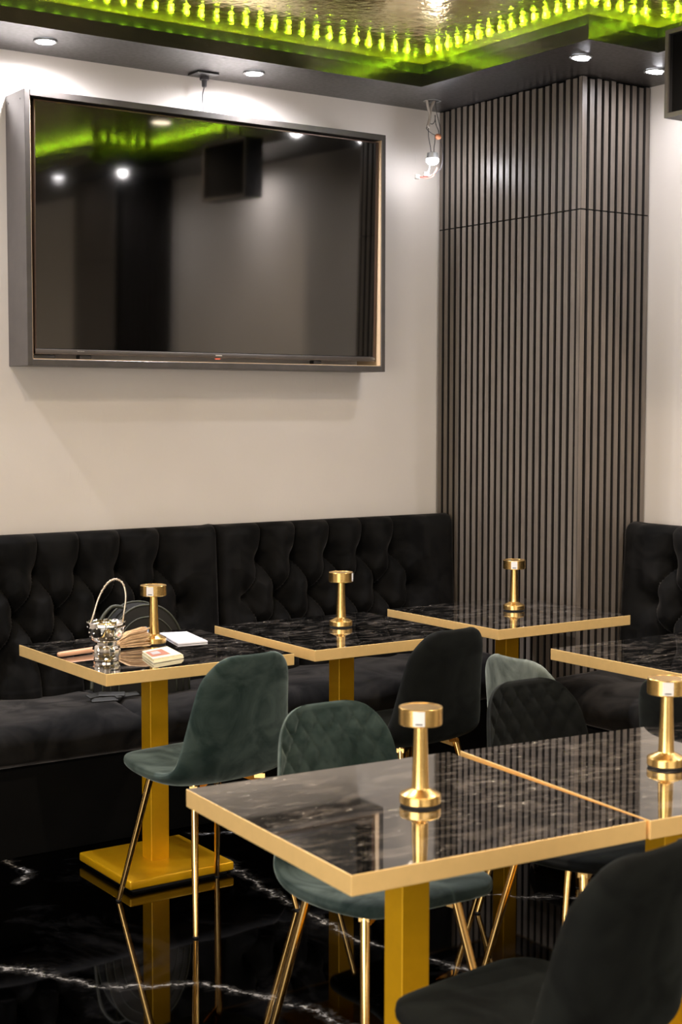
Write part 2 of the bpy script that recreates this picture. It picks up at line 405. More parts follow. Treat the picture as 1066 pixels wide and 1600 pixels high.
# ------------------------------------------------------------------ television in its frame
fx0, fx1, fz0, fz1, fd = 2.207, 3.857, 1.711, 2.724, .18
t = thing('wall_box_surround', 'grey brown box frame mounted on the wall around the large television', 'frame', (fx0, 0, fz0))
W_, H_ = fx1-fx0, fz1-fz0; b_ = .021
bm = bmesh.new(); bx(bm, 0, b_, -fd, 0, 0, H_, bev=.0012, seg=1); from_bm('side_board', bm, M['frame'], t)
bm = bmesh.new(); bx(bm, W_-b_, W_, -fd, 0, 0, H_, bev=.0012, seg=1); from_bm('side_board', bm, M['frame'], t)
bm = bmesh.new(); bx(bm, b_, W_-b_, -fd-.001, 0, H_-.024, H_, bev=.0012, seg=1); from_bm('top_board', bm, M['frame'], t)
bm = bmesh.new(); bx(bm, b_, W_-b_, -fd-.001, 0, 0, .024, bev=.0012, seg=1); from_bm('bottom_board', bm, M['frame'], t)
bm = bmesh.new(); bx(bm, W_-b_-.003, W_-b_, -fd+.004, -.002, .024, H_-.024); bx(bm, b_, b_+.003, -fd+.004, -.002, .024, H_-.024); bx(bm, b_, W_-b_, -fd+.004, -.002, .024, .027)
from_bm('inner_liner', bm, M['liner'], t)
bm = bmesh.new()
for yy in (-.04, -.14):
    for zz in (H_-.02, .02): lathe(bm, [(.003, -.0), (.003, .001)], 10)
bm.free()
bm = bmesh.new()
for yy in (-.03, -.14):
    bx(bm, -.0008, .0005, yy-.003, yy+.003, H_-.035, H_-.029)
from_bm('screw', bm, M['cabledark'], t)
tv = thing('television', 'large flat black television hanging in the grey brown frame', 'television', (3.038, -.125, 1.756))
tv.rotation_euler = (math.radians(1.1), 0, 0)
TW, TH = 1.576, .937
box('housing', (-TW/2+.02, TW/2-.02, -.018, .05, .02, TH-.02), M['blackplastic'], tv, bev=.006)
box('screen', (-TW/2+.006, TW/2-.006, -.0215, -.018, .022, TH-.005), M['screen'], tv)
bm = bmesh.new(); bx(bm, -TW/2, -TW/2+.005, -.024, 0, 0, TH); bx(bm, TW/2-.010, TW/2, -.024, 0, 0, TH); bx(bm, -TW/2, TW/2, -.024, 0, TH-.005, TH)
from_bm('bezel', bm, M['bezel'], tv)
box('bottom_bezel', (-TW/2, TW/2, -.026, 0, 0, .020), M['frame'], tv, bev=.004)
bm = bmesh.new(); bx(bm, -.012, .018, -.0268, -.026, .008, .012); bx(bm, -TW/2+.17, -TW/2+.20, -.0268, -.026, .012, .0145); bx(bm, TW/2-.02, TW/2-.004, -.0268, -.026, .010, .013)
from_bm('badge', bm, M['silver'], tv)
box('indicator', (-.012, .010, -.0268, -.02, -.006, -.001), M['cablered'], tv)
for x0, x1, z0, z1 in ((-TW/2+.0, -TW/2+.085, -.022, -.002), (-TW/2+.185, -TW/2+.235, -.020, 0), (TW/2-.315, TW/2-.275, -.020, 0)):
    box('bracket', (x0, x1, -.015, .02, z0, z1), M['blackplastic'], tv, bev=.004)

# cable outlet under the soffit
t = thing('cable_outlet', 'dark square outlet plate under the soffit with a cable down to the television', 'outlet', (3.018, -.076, ZS))
bm = bmesh.new(); bx(bm, -.048, .048, -.046, .040, -.008, -.001, bev=.002); from_bm('plate', bm, M['blackplastic'], t, autos=30)
bm = bmesh.new(); lathe(bm, [(.006,-.050), (.010,-.046), (.011,-.022), (.019,-.020), (.019,-.008)], 16, .016, .02); from_bm('plug', bm, M['cabledark'], t, autos=40)
bm = bmesh.new(); tube(bm, catmull([(.016,.02,-.048), (.010,.024,-.08), (.014,.03,-.11), (.018,.03,-.15), (.02,.02,-.24)], 24), .0022, 8); from_bm('cable', bm, M['cabledark'], t, smooth=True)

# loose wires with dangling lamp
t = thing('dangling_spotlight', 'lit bare spotlight dangling on loose wires beside the column', 'ceiling light', (4.10, -.19, ZS))
bm = bmesh.new()
for a in range(24):
    a0, a1 = a/24*2*PI, (a+1)/24*2*PI
    if .2 < a/24 < .3: continue
bm.free()
bm = bmesh.new(); lathe(bm, [(.032,-.001), (.040,-.001), (.040,-.003), (.032,-.003), (.032,-.001)], 32, cap=False); from_bm('hole_ring', bm, M['whitering'], t)
bm = bmesh.new(); tube(bm, catmull([(-.03,0,0), (-.022,0,-.03), (-.012,0,-.07), (-.024,0,-.115)], 20), .0065, 10); from_bm('cable', bm, M['cablegrey'], t, smooth=True)
bm = bmesh.new(); tube(bm, catmull([(.012,0,0), (-.004,0,-.03), (-.012,0,-.07), (-.020,0,-.12)], 20), .006, 10); from_bm('cable', bm, M['cablegrey'], t, smooth=True)
bm = bmesh.new()
for pts in ([(.018,0,0), (.026,0,-.05), (.045,0,-.11), (.052,0,-.17)], [(-.026,0,-.115), (-.03,0,-.125), (.0,0,-.142), (.022,0,-.148)], [(-.02,0,-.118), (-.018,0,-.16), (-.008,0,-.2), (-.004,0,-.23)],
            [(.016,0,-.06), (.022,0,-.10), (.036,0,-.125), (.04,0,-.15)], [(.018,0,-.15), (.016,0,-.18), (.012,0,-.2), (.012,0,-.23)], [(-.012,0,-.10), (.004,0,-.10), (.016,0,-.085), (.018,0,-.06)],
            [(.05,0,-.17), (.062,0,-.23), (.05,0,-.29), (.012,0,-.315), (-.022,0,-.325)]):
    tube(bm, catmull(pts, 16), .0018, 6)
from_bm('thin_wire', bm, M['cabledark'], t, smooth=True)
bm = bmesh.new(); bmesh.ops.create_uvsphere(bm, u_segments=12, v_segments=8, radius=.013, matrix=Matrix.Translation((.034,0,-.152)) @ Matrix.Diagonal((1.3,1,1,1))); from_bm('connector', bm, M['orange'], t, smooth=True)
bm = bmesh.new(); lathe(bm, [(.012,-.222), (.024,-.226), (.027,-.25), (.024,-.252)], 24, .004, 0); from_bm('lamp_housing', bm, M['whitering'], t, autos=40)
bm = bmesh.new(); bmesh.ops.create_uvsphere(bm, u_segments=20, v_segments=12, radius=.026, matrix=Matrix.Translation((.004,0,-.258)) @ Matrix.Diagonal((1.1,1.1,.75,1))); from_bm('lens', bm, M['lens'], t, smooth=True)
bm = bmesh.new(); tube(bm, catmull([(-.01,0,-.275), (-.015,0,-.30), (-.022,0,-.312)], 10), .0025, 8); bx(bm, -.046, -.018, -.006, .006, -.330, -.312, bev=.003, mat4=None); from_bm('connector', bm, M['connector'], t)
bm = bmesh.new(); tube(bm, catmull([(.03,0,-.287), (.01,0,-.315), (-.02,0,-.33), (-.07,0,-.334)], 18), .0016, 6); tube(bm, catmull([(.03,0,-.29), (.012,0,-.32), (-.016,0,-.337), (-.07,0,-.337)], 18), .0016, 6); from_bm('red_wire', bm, M['cablered'], t, smooth=True)
bm = bmesh.new(); bx(bm, -.092, -.070, -.006, .006, -.346, -.326, bev=.003); from_bm('connector', bm, M['connector'], t)
ld = bpy.data.lights.new('lamp_light', 'POINT'); ld.energy = 1.6; ld.color = (.96,.95,1.0); ld.shadow_soft_size = .02
lo = bpy.data.objects.new('lamp_light', ld); COL.objects.link(lo); lo.parent = t; lo.location = (.0,-.04,-.285)

# hanging black box at the right edge
bxx, bxy, bz0, bz1 = 4.04, -1.615, 2.592, 2.90
t = thing('hanging_display_box', 'black display box in a grey frame hanging under the ceiling at the right edge', 'display', (bxx, bxy, bz0))
hL, hH = .45, bz1-bz0
bm = bmesh.new(); bx(bm, 0, .10, -.018, 0, 0, hH); bx(bm, 0, .10, -hL, -hL+.018, 0, hH); bx(bm, 0, .10, -hL+.018, -.018, 0, .016); bx(bm, 0, .10, -hL+.018, -.018, hH-.016, hH)
from_bm('body', bm, M['blackplastic'], t)
bm = bmesh.new(); bx(bm, -.006, .0, -.016, 0, 0, hH); bx(bm, -.006, .0, -hL, -hL+.016, 0, hH); bx(bm, -.006, .0, -hL+.016, -.016, 0, .016); bx(bm, -.006, .0, -hL+.016, -.016, hH-.016, hH)
from_bm('front_rim', bm, M['frame'], t)
box('panel', (.015, .095, -hL+.018, -.018, .016, hH-.016), M['felt'], t)
bm = bmesh.new()
for yy in (-.15, -hL+.15): lathe(bm, [(.008, hH), (.008, ZC-bz0)], 12, .05, yy)
from_bm('hanger_rod', bm, M['blackplastic'], t)

# ------------------------------------------------------------------ tufted banquettes
SP, R1, DZ = .1735, .918, .155
def banquette(name, label, L, first, n1, loc, rz, seat_crease=None, group=None):
    """local: x along the sofa 0..L, wall at y=0, front towards -y. first = x of first button of the top row"""
    t = thing(name, label, 'banquette', loc, rz, group)
    zt, zb = 1.072, .44
    nx, nz = int(L/.006), 110
    btn = [(first+i*SP, R1) for i in range(n1)] + [(first+(i-.5)*SP, R1-DZ) for i in range(n1+1)] + [(first+i*SP, R1-2*DZ) for i in range(n1)]
    btn = [b for b in btn if .05 < b[0] < L-.05]
    umin, umax = -.5, n1-.5
    grad = math.sqrt(1/SP**2+1/(2*DZ)**2)
    def depth(x, z):
        u = (x-first)/SP; w = (R1-z)/(2*DZ)
        y = .118
        # buttons
        near = 9
        for bx_, bz_ in btn:
            dx = x-bx_
            if abs(dx) < .12:
                dz_ = z-bz_
                if abs(dz_) < .12:
                    r = math.hypot(dx, dz_*.92); near = min(near, r)
        well = .075*math.exp(-(near/.042)**1.25)
        # seams
        if z > R1:
            d = abs(u-round(u))*SP if -.4 < u < n1-.6 else 9
            s = math.exp(-(d/.006)**1.2)*.016*(1-.55*min(1, (z-R1)/(zt-R1)))
            puff = (abs(math.sin(PI*u))**.7 if -.5 < u < n1-.5 else 1)
        elif w < 1:
            p, q_ = u+w, u-w
            d1 = abs(p-round(p))/grad; d2 = abs(q_-round(q_))/grad
            ok1 = umin-.02 <= u <= umax+.02
            d = min(d1, d2) if ok1 else 9
            s = math.exp(-(d/.005)**1.2)*.012
            puff = (abs(math.sin(PI*p)*math.sin(PI*q_)))**.4
            kk = max(0, min(1, min(u-umin, umax-u)/.45)); puff = puff*kk+(1-kk)
        else:
            d = abs(u-round(u))*SP if -.4 < u < n1-.6 else 9
            s = math.exp(-(d/.006)**1.2)*.011
            puff = (abs(math.sin(PI*u))**.7 if -.5 < u < n1-.5 else 1)
        y += .040*puff - s - well
        e = min(x, L-x)
        if e < .045: y -= .045*(1-math.sqrt(max(0, 1-(1-e/.045)**2)))
        # recline of the back
        y += .035*(1-(z-zb)/(zt-zb))
        return max(.03, y)
    bm = bmesh.new(); rows = []
    for j in range(nz+1):
        row = []
        for i in range(nx+1):
            x = L*i/nx; z = zb+(zt-zb)*j/nz; y = depth(x, z)
            row.append([x, y, z])
        rows.append(row)
    # top roll: curve back to the wall
    top = []
    R = .045
    for j, row in enumerate(rows):
        for p in row:
            e = zt-p[2]
            if e < R:
                k = math.sqrt(max(0, 1-(1-e/R)**2)); p[1] = (p[1]-R)+R*k
    grid = [[bm.verts.new((p[0], -p[1], p[2]+.006*math.sin(PI*((p[0]-first)/SP % 1))*(j/nz)**6)) for p in row] for j, row in enumerate(rows)]
    back = [bm.verts.new((L*i/nx, -.004, zt-.004)) for i in range(nx+1)]
    grid.append(back)
    for a, b in zip(grid[:-1], grid[1:]):
        for i in range(nx): bm.faces.new((a[i], a[i+1], b[i+1], b[i]))
    # close sides and back
    bl = bm.verts.new((0, -.004, zb)); br = bm.verts.new((L, -.004, zb))
    bm.faces.new([r[0] for r in grid]+[bl]); bm.faces.new([br]+[r[-1] for r in grid][::-1])
    bm.faces.new([bl]+[back[0], back[-1]]+[br]); bm.faces.new(grid[0]+[br, bl])
    me_o = from_bm('backrest', bm, M['black_velvet'], t, smooth=True)
    me_o.data.set_sharp_from_angle(angle=math.radians(60))
    fb = None
    for (x, z) in btn:
        if fb is None:
            bm = bmesh.new(); bmesh.ops.create_uvsphere(bm, u_segments=12, v_segments=8, radius=.011, matrix=Matrix.Diagonal((1,.5,1,1)))
            fb = from_bm('tufting_button', bm, M['black_velvet'], me_o, smooth=True); o = fb
        else:
            o = fb.copy(); COL.objects.link(o); o.parent = me_o
        o.location = (x, -depth(x, z)-.002, z)
    # seat cushion: rounded front
    prof = [(-.10,.30), (-.10,.455), (-.16,.462), (-.30,.470), (-.45,.470), (-.56,.462), (-.615,.445), (-.645,.415), (-.652,.375), (-.640,.335), (-.60,.315), (-.3,.30)]
    cp = catmull(prof[1:-1], 40); nseg = int(L/.02)
    bm = bmesh.new(); gr = []
    rnd = [(random.random()-.5) for _ in range(400)]
    for i in range(nseg+1):
        x = L*i/nseg; rr = []
        for k, (y, z) in enumerate([prof[0]]+cp+[prof[-1]]):
            dz_ = .0
            if 3 < k < 36:
                dz_ = .004*math.sin(x*9+k*.3)+.003*math.sin(x*23-k*.2)
                e = min(x, L-x)
                if e < .03: dz_ -= .03*(1-math.sqrt(max(0, 1-(1-e/.03)**2)))
                if seat_crease is not None: dz_ -= .022*math.exp(-((x-seat_crease-(k-20)*.002)/.012)**2)
            rr.append(bm.verts.new((x, y, z+dz_)))
        gr.append(rr)
    for a, b in zip(gr[:-1], gr[1:]):
        for k in range(len(a)-1): bm.faces.new((a[k], b[k], b[k+1], a[k+1]))
        bm.faces.new((a[-1], b[-1], b[0], a[0]))
    bm.faces.new(gr[0]); bm.faces.new(gr[-1][::-1])
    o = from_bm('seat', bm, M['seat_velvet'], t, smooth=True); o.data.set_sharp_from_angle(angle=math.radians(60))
    box('base', (0, L, -.615, -.004, .0, .31), M['felt'], t, bev=.004)
    return t
banquette('banquette_sofa', 'black velvet tufted banquette under the television, left section behind the bowl table', 1.86, .219, 9, (1.178,0,0), 0, seat_crease=1.27)
banquette('banquette_sofa', 'black velvet tufted banquette section between the left section and the column', 1.232, .216, 5, (3.043,0,0), 0)
banquette('banquette_sofa', 'black velvet banquette against the right wall, at the right edge beyond the column', 1.88, .25, 9, (XR,-.955,0), -PI/2)

# ------------------------------------------------------------------ tables
TS, TT = .678, .75
def make_table(label, x, y, a):
    t = thing('bistro_table', label, 'table', (x, y, 0), a)     # origin = table centre
    h = TS/2
    bm = bmesh.new(); bx(bm, -h+.0015, h-.0015, -h+.0015, h-.0015, TT-.034, TT); from_bm('tabletop', bm, M['top'], t)
    bm = bmesh.new()
    for s in (-1, 1):
        bx(bm, s*h-(.004 if s > 0 else 0), s*h+(0 if s > 0 else .004), -h, h, TT-.038, TT-.0002, bev=.0012, seg=2)
        bx(bm, -h+.003, h-.003, s*h-(.004 if s > 0 else 0), s*h+(0 if s > 0 else .004), TT-.038, TT-.0002, bev=.0012, seg=2)
    from_bm('edge_band', bm, M['gold_edge'], t)
    box('underplate', (-.17, .17, -.17, .17, TT-.042, TT-.034), M['gold_paint'], t)
    c = .0335
    box('pedestal', (-c, c, -c, c, .040, TT-.042), M['gold_paint'], t, bev=.0015, seg=1)
    box('base_plate', (-.193, .193, -.193, .193, .012, .042), M['gold_paint'], t, bev=.006, seg=3)
    box('foot', (-.175, .175, -.175, .175, .0, .012), M['rubber'], t)
    return t
def tc(fx, fy, a):      # centre from the near left corner
    h = TS/2; return (fx+h*math.cos(a)-h*math.sin(a), fy+h*math.sin(a)+h*math.cos(a))
t0 = None
for fx, fy, a, lb in [(1.9588,-1.3324,-.004,'square black marble table with gold edge carrying the silver bowl'),
                      (2.7274,-1.3218,-.008,'square black marble gold edged table in the middle of the sofa row'),
                      (3.5359,-1.3155,.002,'square black marble gold edged table right before the slatted column'),
                      (3.4069,-2.4113,.002,'square black marble gold edged table by the right wall banquette'),
                      (1.4543,-3.3389,-.0698,'nearest square black marble table with gold edge, lamp beside its middle'),
                      (2.135,-3.392,-.105,'near gold edged marble table at the right, pushed against the nearest table')]:
    cx, cy = tc(fx, fy, a)
    if t0 is None: t0 = make_table(lb, cx, cy, a); t0['group'] = 'square marble bistro tables'
    else: dup(t0, (cx, cy, 0), a, lb)

# ------------------------------------------------------------------ lamps
def make_lamp(label, x, y, a):
    t = thing('table_lamp', label, 'lamp', (x, y, TT+.0005), a)
    bm = bmesh.new(); lathe(bm, [(.040,0), (.0408,.0006), (.0408,.004), (.040,.0045)], 48); from_bm('foot_ring', bm, M['rubber'], t, autos=40)
    bm = bmesh.new(); lathe(bm, [(.0415,.0045), (.0425,.0055), (.0425,.0205), (.0415,.0225), (.0200,.0330), (.0185,.0345)], 64); from_bm('base', bm, M['gold_lamp'], t, autos=25)
    bm = bmesh.new(); lathe(bm, [(.0185,.0345), (.0175,.040), (.0168,.07), (.0150,.12), (.0138,.1665)], 48); from_bm('stem', bm, M['gold_lamp'], t, autos=25)
    bm = bmesh.new(); lathe(bm, [(.012,.1665), (.0435,.1665), (.0447,.1678), (.0447,.2010), (.0437,.2022), (.0400,.2022), (.0395,.2012), (.001,.2012)], 64); hd = from_bm('shade', bm, M['gold_lamp'], t, autos=25)
    # sticker wrapped on the shade
    def patch(a0, a1, z0, z1, r, mat, nm):
        bm = bmesh.new(); n = 10
        A = [bm.verts.new((r*math.sin(a0+(a1-a0)*i/n), -r*math.cos(a0+(a1-a0)*i/n), z0)) for i in range(n+1)]
        B = [bm.verts.new((v.co.x, v.co.y, z1)) for v in A]
        for i in range(n): bm.faces.new((A[i], A[i+1], B[i+1], B[i]))
        return from_bm(nm, bm, mat, hd, smooth=True)
    patch(-.27, .27, .1695, .1995, .0450, M['sticker'], 'sticker')
    patch(-.15, .17, .1725, .1750, .0452, M['ink'], 'printed_line')
    return t
lf = None
for x, y, a, lb in [(2.349,-.896,.50-.55,'brushed gold table lamp beside the silver bowl'),
                    (3.107,-.926,.65-1.45,'brushed gold table lamp on the middle table of the sofa row'),
                    (3.931,-.951,.65-.45,'brushed gold table lamp on the table before the slatted column'),
                    (1.836,-3.041,.52-.62,'large brushed gold table lamp on the nearest table'),
                    (2.490,-3.102,.68-.62,'brushed gold table lamp at the right edge, on the pushed together table')]:
    # sticker faces -y locally; the camera lies towards atan2
    face = math.atan2(x-0, y+5.4)   # bearing of the lamp seen from the camera
    off = {2.349:-.28, 3.107:1.35, 3.931:.0, 1.836:-.08, 2.490:.05}[x]
    a = -face+off
    if lf is None: lf = make_lamp(lb, x, y, a); lf['group'] = 'gold table lamps'
    else:
        L_ = dup(lf, (x, y, TT+.0005), a, lb)

# ------------------------------------------------------------------ chairs
def shell_mesh():
    ctl = [(.228,.452,.085,0,.0), (.222,.456,.13,0,.4), (.205,.458,.165,.0,.85), (.165,.456,.196,.004,1), (.08,.447,.218,.010,1), (-.03,.438,.224,.018,1), (-.11,.440,.220,.028,1),
           (-.165,.462,.211,.040,.95), (-.195,.510,.200,.052,.85), (-.212,.580,.187,.055,.8), (-.226,.660,.174,.052,.75), (-.238,.730,.162,.045,.72), (-.246,.772,.146,.034,.7), (-.252,.805,.120,.022,.6), (-.255,.822,.090,.014,.4), (-.256,.829,.060,.008,.0)]
    NV, NU = 120, 44
    cs = catmull(ctl, NV)
    pts_top, pts_bot = [], []
    for i, (y, z, hw, curl, th) in enumerate(cs):
        y0, z0 = cs[max(0, i-1)][:2]; y1, z1 = cs[min(NV-1, i+1)][:2]
        ty, tz = y1-y0, z1-z0; L = math.hypot(ty, tz) or 1; ty /= L; tz /= L
        ny, nz = tz, -ty                      # inner normal: up on the seat, forward on the back
        if nz < 0 and i < NV*.4: ny, nz = -ny, -nz
        if i >= NV*.4 and ny < 0: ny, nz = -ny, -nz
        rt_, rb_ = [], []
        for k in range(NU+1):
            u = -1+2*k/NU; c = curl*abs(u)**2.2
            x = hw*math.sin(u*PI/2*.92)/math.sin(PI/2*.92)
            tt = .040*max(0, th)*(max(0, 1-abs(u)**5)**.5)*.5
            g = 0
            if z > .50 and y < 0:
                a_ = (x+ (z-.5)*.62)/.052; b_ = (x-(z-.5)*.62)/.052
                d = min(abs(a_-round(a_)), abs(b_-round(b_)))
                g = .0095*math.exp(-(d/.12)**2)*min(1, (1-abs(u))*5)*min(1, (z-.50)/.03)*min(1, max(0, (.815-z)/.02))
            rt_.append((x, y+ny*(c+tt-g), z+nz*(c+tt-g))); rb_.append((x, y+ny*(c-tt), z+nz*(c-tt)))
        pts_top.append(rt_); pts_bot.append(rb_)
    verts = [p for r in pts_top for p in r]; nT = len(verts); verts += [p for r in pts_bot for p in r]
    W1 = NU+1; faces = []; zone = []
    SPL = int(NV*.50)
    for i in range(NV-1):
        for k in range(NU):
            a = i*W1+k
            faces.append((a, a+1, a+W1+1, a+W1)); zone.append(i >= SPL)
            faces.append((nT+a, nT+a+W1, nT+a+W1+1, nT+a+1)); zone.append(i >= SPL)
        for k in (0, NU):
            a = i*W1+k; f = (a, a+W1, nT+a+W1, nT+a) if k == 0 else (a, nT+a, nT+a+W1, a+W1)
            faces.append(f); zone.append(i >= SPL)
    for k in range(NU):
        faces.append((k, nT+k, nT+k+1, k+1)); zone.append(False)
        a = (NV-1)*W1+k; faces.append((a, a+1, nT+a+1, nT+a)); zone.append(True)
    me = bpy.data.meshes.new('shell'); me.from_pydata(verts, [], faces)
    bm = bmesh.new(); bm.from_mesh(me); bmesh.ops.recalc_face_normals(bm, faces=bm.faces)
    bm.to_mesh(me); bm.free(); me.update()
    nr = [tuple(v.normal) for v in me.vertices]
    fl = [tuple(p.vertices) for p in me.polygons]
    res = []
    for zn in (False, True):
        ff = [f for f, z_ in zip(fl, zone) if z_ == zn]; used = sorted({v for f in ff for v in f}); mp = {v: i for i, v in enumerate(used)}
        mm = bpy.data.meshes.new('backrest' if zn else 'seat'); mm.from_pydata([verts[v] for v in used], [], [tuple(mp[v] for v in f) for f in ff])
        mm.update()
        for p in mm.polygons: p.use_smooth = True
        mm.normals_split_custom_set_from_vertices([nr[v] for v in used])
        res.append(mm)
    bpy.data.meshes.remove(me)
    return res
SEAT, BACK = shell_mesh()
def make_chair(label, mat, loc, rz):
    t = thing('velvet_chair', label, 'chair', loc, rz, 'velvet shell chairs')
    sm, bm_ = SEAT.copy(), BACK.copy()
    link('seat', sm, mat, t); link('backrest', bm_, mat, t)
    for sx in (-1, 1):
        for sy in (-1, 1):
            bm = bmesh.new(); top = Vector((sx*.125, sy*.115, .428)); ft = Vector((sx*.190, sy*.213, .003))
            tube(bm, [top, top.lerp(ft, .5), top.lerp(ft, .97), ft], [.0115, .0105, .0085, .0080], 16)
            lg = from_bm('leg', bm, M['gold_chrome'], t, autos=40)
            bm = bmesh.new(); lathe(bm, [(.0078,0), (.0088,.001), (.0088,.006)], 12, ft.x, ft.y); from_bm('rubber_tip', bm, M['rubber'], lg)
    bm = bmesh.new()
    for s in (-1, 1):
        A = Vector((-.135, -.125*s, .425)); B = Vector((.135, .125*s, .425)); d = (B-A).normalized(); nrm = Vector((-d.y, d.x, 0))*.012
        vs_ = [bm.verts.new(p) for p in (A+nrm, A-nrm, B-nrm, B+nrm)]; v2 = [bm.verts.new(v.co-Vector((0,0,.014))) for v in vs_]
        bm.faces.new(vs_); bm.faces.new(v2[::-1])
        for i in range(4): bm.faces.new((vs_[i], vs_[(i+1) % 4], v2[(i+1) % 4], v2[i]))
    for s in (-1, 1):
        for q_ in (-1, 1):
            A = Vector((s*.128, q_*.118, .422)); vs_ = [bm.verts.new(A), bm.verts.new(A+Vector((-s*.075,-q_*.02,.0))), bm.verts.new(A+Vector((0,0,-.032)))]
            w2 = [bm.verts.new(v.co+Vector((0,.004,0))) for v in vs_]
            bm.faces.new(vs_); bm.faces.new(w2[::-1])
            for i in range(3): bm.faces.new((vs_[i], vs_[(i+1) % 3], w2[(i+1) % 3], w2[i]))
    from_bm('underframe', bm, M['gold_chrome'], t)
    return t
g1 = make_chair('dark green velvet chair on gold legs, seen from behind at the bowl table', M['green_velvet'], (2.258,-1.415,0), .095)
dup(g1, (2.035,-2.64,0), PI-.03, 'dark green quilted velvet chair behind the nearest table, facing the camera')
k1 = make_chair('black velvet chair pulled up to the middle table, seen from behind', M['chair_black_velvet'], (3.07,-1.37,0), .08)
dup(k1, (2.655,-2.685,0), PI+.0, 'black velvet chair behind the right near table, before the pale green chair')
dup(k1, (3.22,-2.68,0), -PI/2, 'black velvet chair mostly hidden behind the lamp at the right edge')
dup(k1, (1.79,-3.455,0), .12, 'large black velvet chair in the bottom right foreground, seen from behind')
make_chair('pale grey green velvet chair peeking out behind a black chair', M['sage_velvet'], (3.125,-2.14,0), -PI/2)

# ------------------------------------------------------------------ things on the bowl table
t = thing('sweet_bowl', 'footed mirrored silver glass bowl with a tall swing handle', 'bowl', (2.070,-1.105,TT+.0005), -.45)
bm = bmesh.new(); lathe(bm, [(.034,0), (.040,.001), (.041,.008), (.0395,.012), (.0430,.018), (.0445,.038), (.042,.046), (.034,.052), (.034,.060)], 48)
for v in bm.verts:
    if .010 < v.co.z < .052: a = math.atan2(v.co.y, v.co.x); k = 1-.06*abs(math.sin(a*7)); v.co.x *= k; v.co.y *= k
from_bm('foot', bm, M['mirror'], t, autos=30)
bm = bmesh.new(); prof = [(.004,.060), (.034,.060), (.046,.068), (.053,.084), (.057,.105), (.061,.123), (.0595,.124), (.055,.106), (.051,.086), (.044,.071), (.030,.064), (.004,.063)]
lathe(bm, prof, 48, cap=False)
for v in bm.verts:
    if v.co.z > .115: a = math.atan2(v.co.y, v.co.x); v.co.z += .002*math.cos(a*12); v.co.x *= 1+.02*math.cos(a*12); v.co.y *= 1+.02*math.cos(a*12)
o = from_bm('bowl', bm, M['mirror'], t, smooth=True)
bm = bmesh.new()
for r_ in range(3):
    for k in range(12):
        a = 2*PI*(k+.5*(r_ % 2))/12; rr = (.050, .0550, .0580)[r_]; zz = (.077, .092, .108)[r_]
        bmesh.ops.create_uvsphere(bm, u_segments=8, v_segments=6, radius=.0028, matrix=Matrix.Translation((rr*math.cos(a), rr*math.sin(a), zz)))
from_bm('studs', bm, M['silver'], o, smooth=True)
bm = bmesh.new()
hp = [(-.050,0,.118), (-.040,.006,.145), (-.022,.014,.200), (.004,.02,.243), (.032,.024,.257), (.055,.024,.240), (.063,.018,.200), (.056,.008,.145), (.052,0,.118)]
tube(bm, catmull(hp, 48), .0032, 10)
for p in catmull(hp, 48)[14:32:2]: bmesh.ops.create_uvsphere(bm, u_segments=8, v_segments=6, radius=.0044, matrix=Matrix.Translation(p))
from_bm('handle', bm, simple('handle_metal', (.62,.54,.44), .25, 1), t, smooth=True)

t = thing('hand_brush', 'small straw brush with a pale wooden handle lying behind the bowl', 'brush', (2.26,-.93,TT+.001), .17)
bm = bmesh.new(); tube(bm, [(-.305,0,.010), (-.29,0,.010), (-.12,0,.012), (-.07,0,.016)], [.0075,.0085,.0095,.011], 16); from_bm('handle', bm, M['wood'], t, smooth=True)
bm = bmesh.new(); nb = 0
for i in range(170):
    a = (random.random()-.5); b = random.random()
    y1_ = a*.055; z1_ = .004+b*.062; L_ = .03+random.random()*.018
    tube(bm, [(-.085, a*.015, .008+b*.018), (-.03, a*.04, .006+b*.05), (L_, y1_, z1_)], [.0012,.0016,.0014], 5)
from_bm('bristles', bm, M['straw'], t)
bm = bmesh.new(); tube(bm, [(-.092,0,.016), (-.070,0,.018)], [.013,.016], 16); from_bm('binding', bm, M['straw'], t)

def quad_prism(name, pts, z0, z1, mat, parent=None):
    return poly_prism(name, pts, z0, z1, mat, parent)
o = quad_prism('note_card', [(2.405,-.965), (2.465,-.720), (2.560,-.745), (2.515,-.975)], TT+.001, TT+.006, M['paper'])
tag(o, 'white sheet with faint handwriting lying right of the bowl table lamp', 'paper')
bm = bmesh.new()
for k in range(3):
    pts = [(2.445+.012*k+.015*s, -.90+.05*k-.006*math.sin(s*2.7)*(1 if s % 2 else -1), TT+.0062) for s in range(7-k)]
    tube(bm, pts, .0008, 4)
from_bm('handwriting', bm, M['cardgrey'], o)
CX4 = [(2.163,-1.250), (2.205,-1.090), (2.325,-1.045), (2.290,-1.215)]
def shrink(pts, s, dx=0, dy=0):
    mx = sum(p[0] for p in pts)/len(pts); my = sum(p[1] for p in pts)/len(pts)
    return [(mx+(p[0]-mx)*s+dx, my+(p[1]-my)*s+dy) for p in pts]
o = quad_prism('card', CX4, TT+.001, TT+.006, M['cream']); tag(o, 'cream card at the bottom of the small stack before the lamp', 'card', 'cream cards stacked by the bowl')
o = quad_prism('card', shrink(CX4, .97, .003, .004), TT+.0065, TT+.011, M['cream']); tag(o, 'cream card in the middle of the small stack before the lamp', 'card', 'cream cards stacked by the bowl')
o = quad_prism('card', shrink(CX4, .95, -.002, .002), TT+.0115, TT+.015, M['cream']); tag(o, 'cream card with a reddish picture on top of the small stack', 'card', 'cream cards stacked by the bowl')
quad_prism('picture', shrink(CX4, .62, -.018, -.002), TT+.015, TT+.0153, M['cardpic'], o)
quad_prism('picture_detail', shrink(CX4, .28, -.022, .004), TT+.0153, TT+.0156, M['cardgrey'], o)
bm = bmesh.new(); n = 14; vv = []
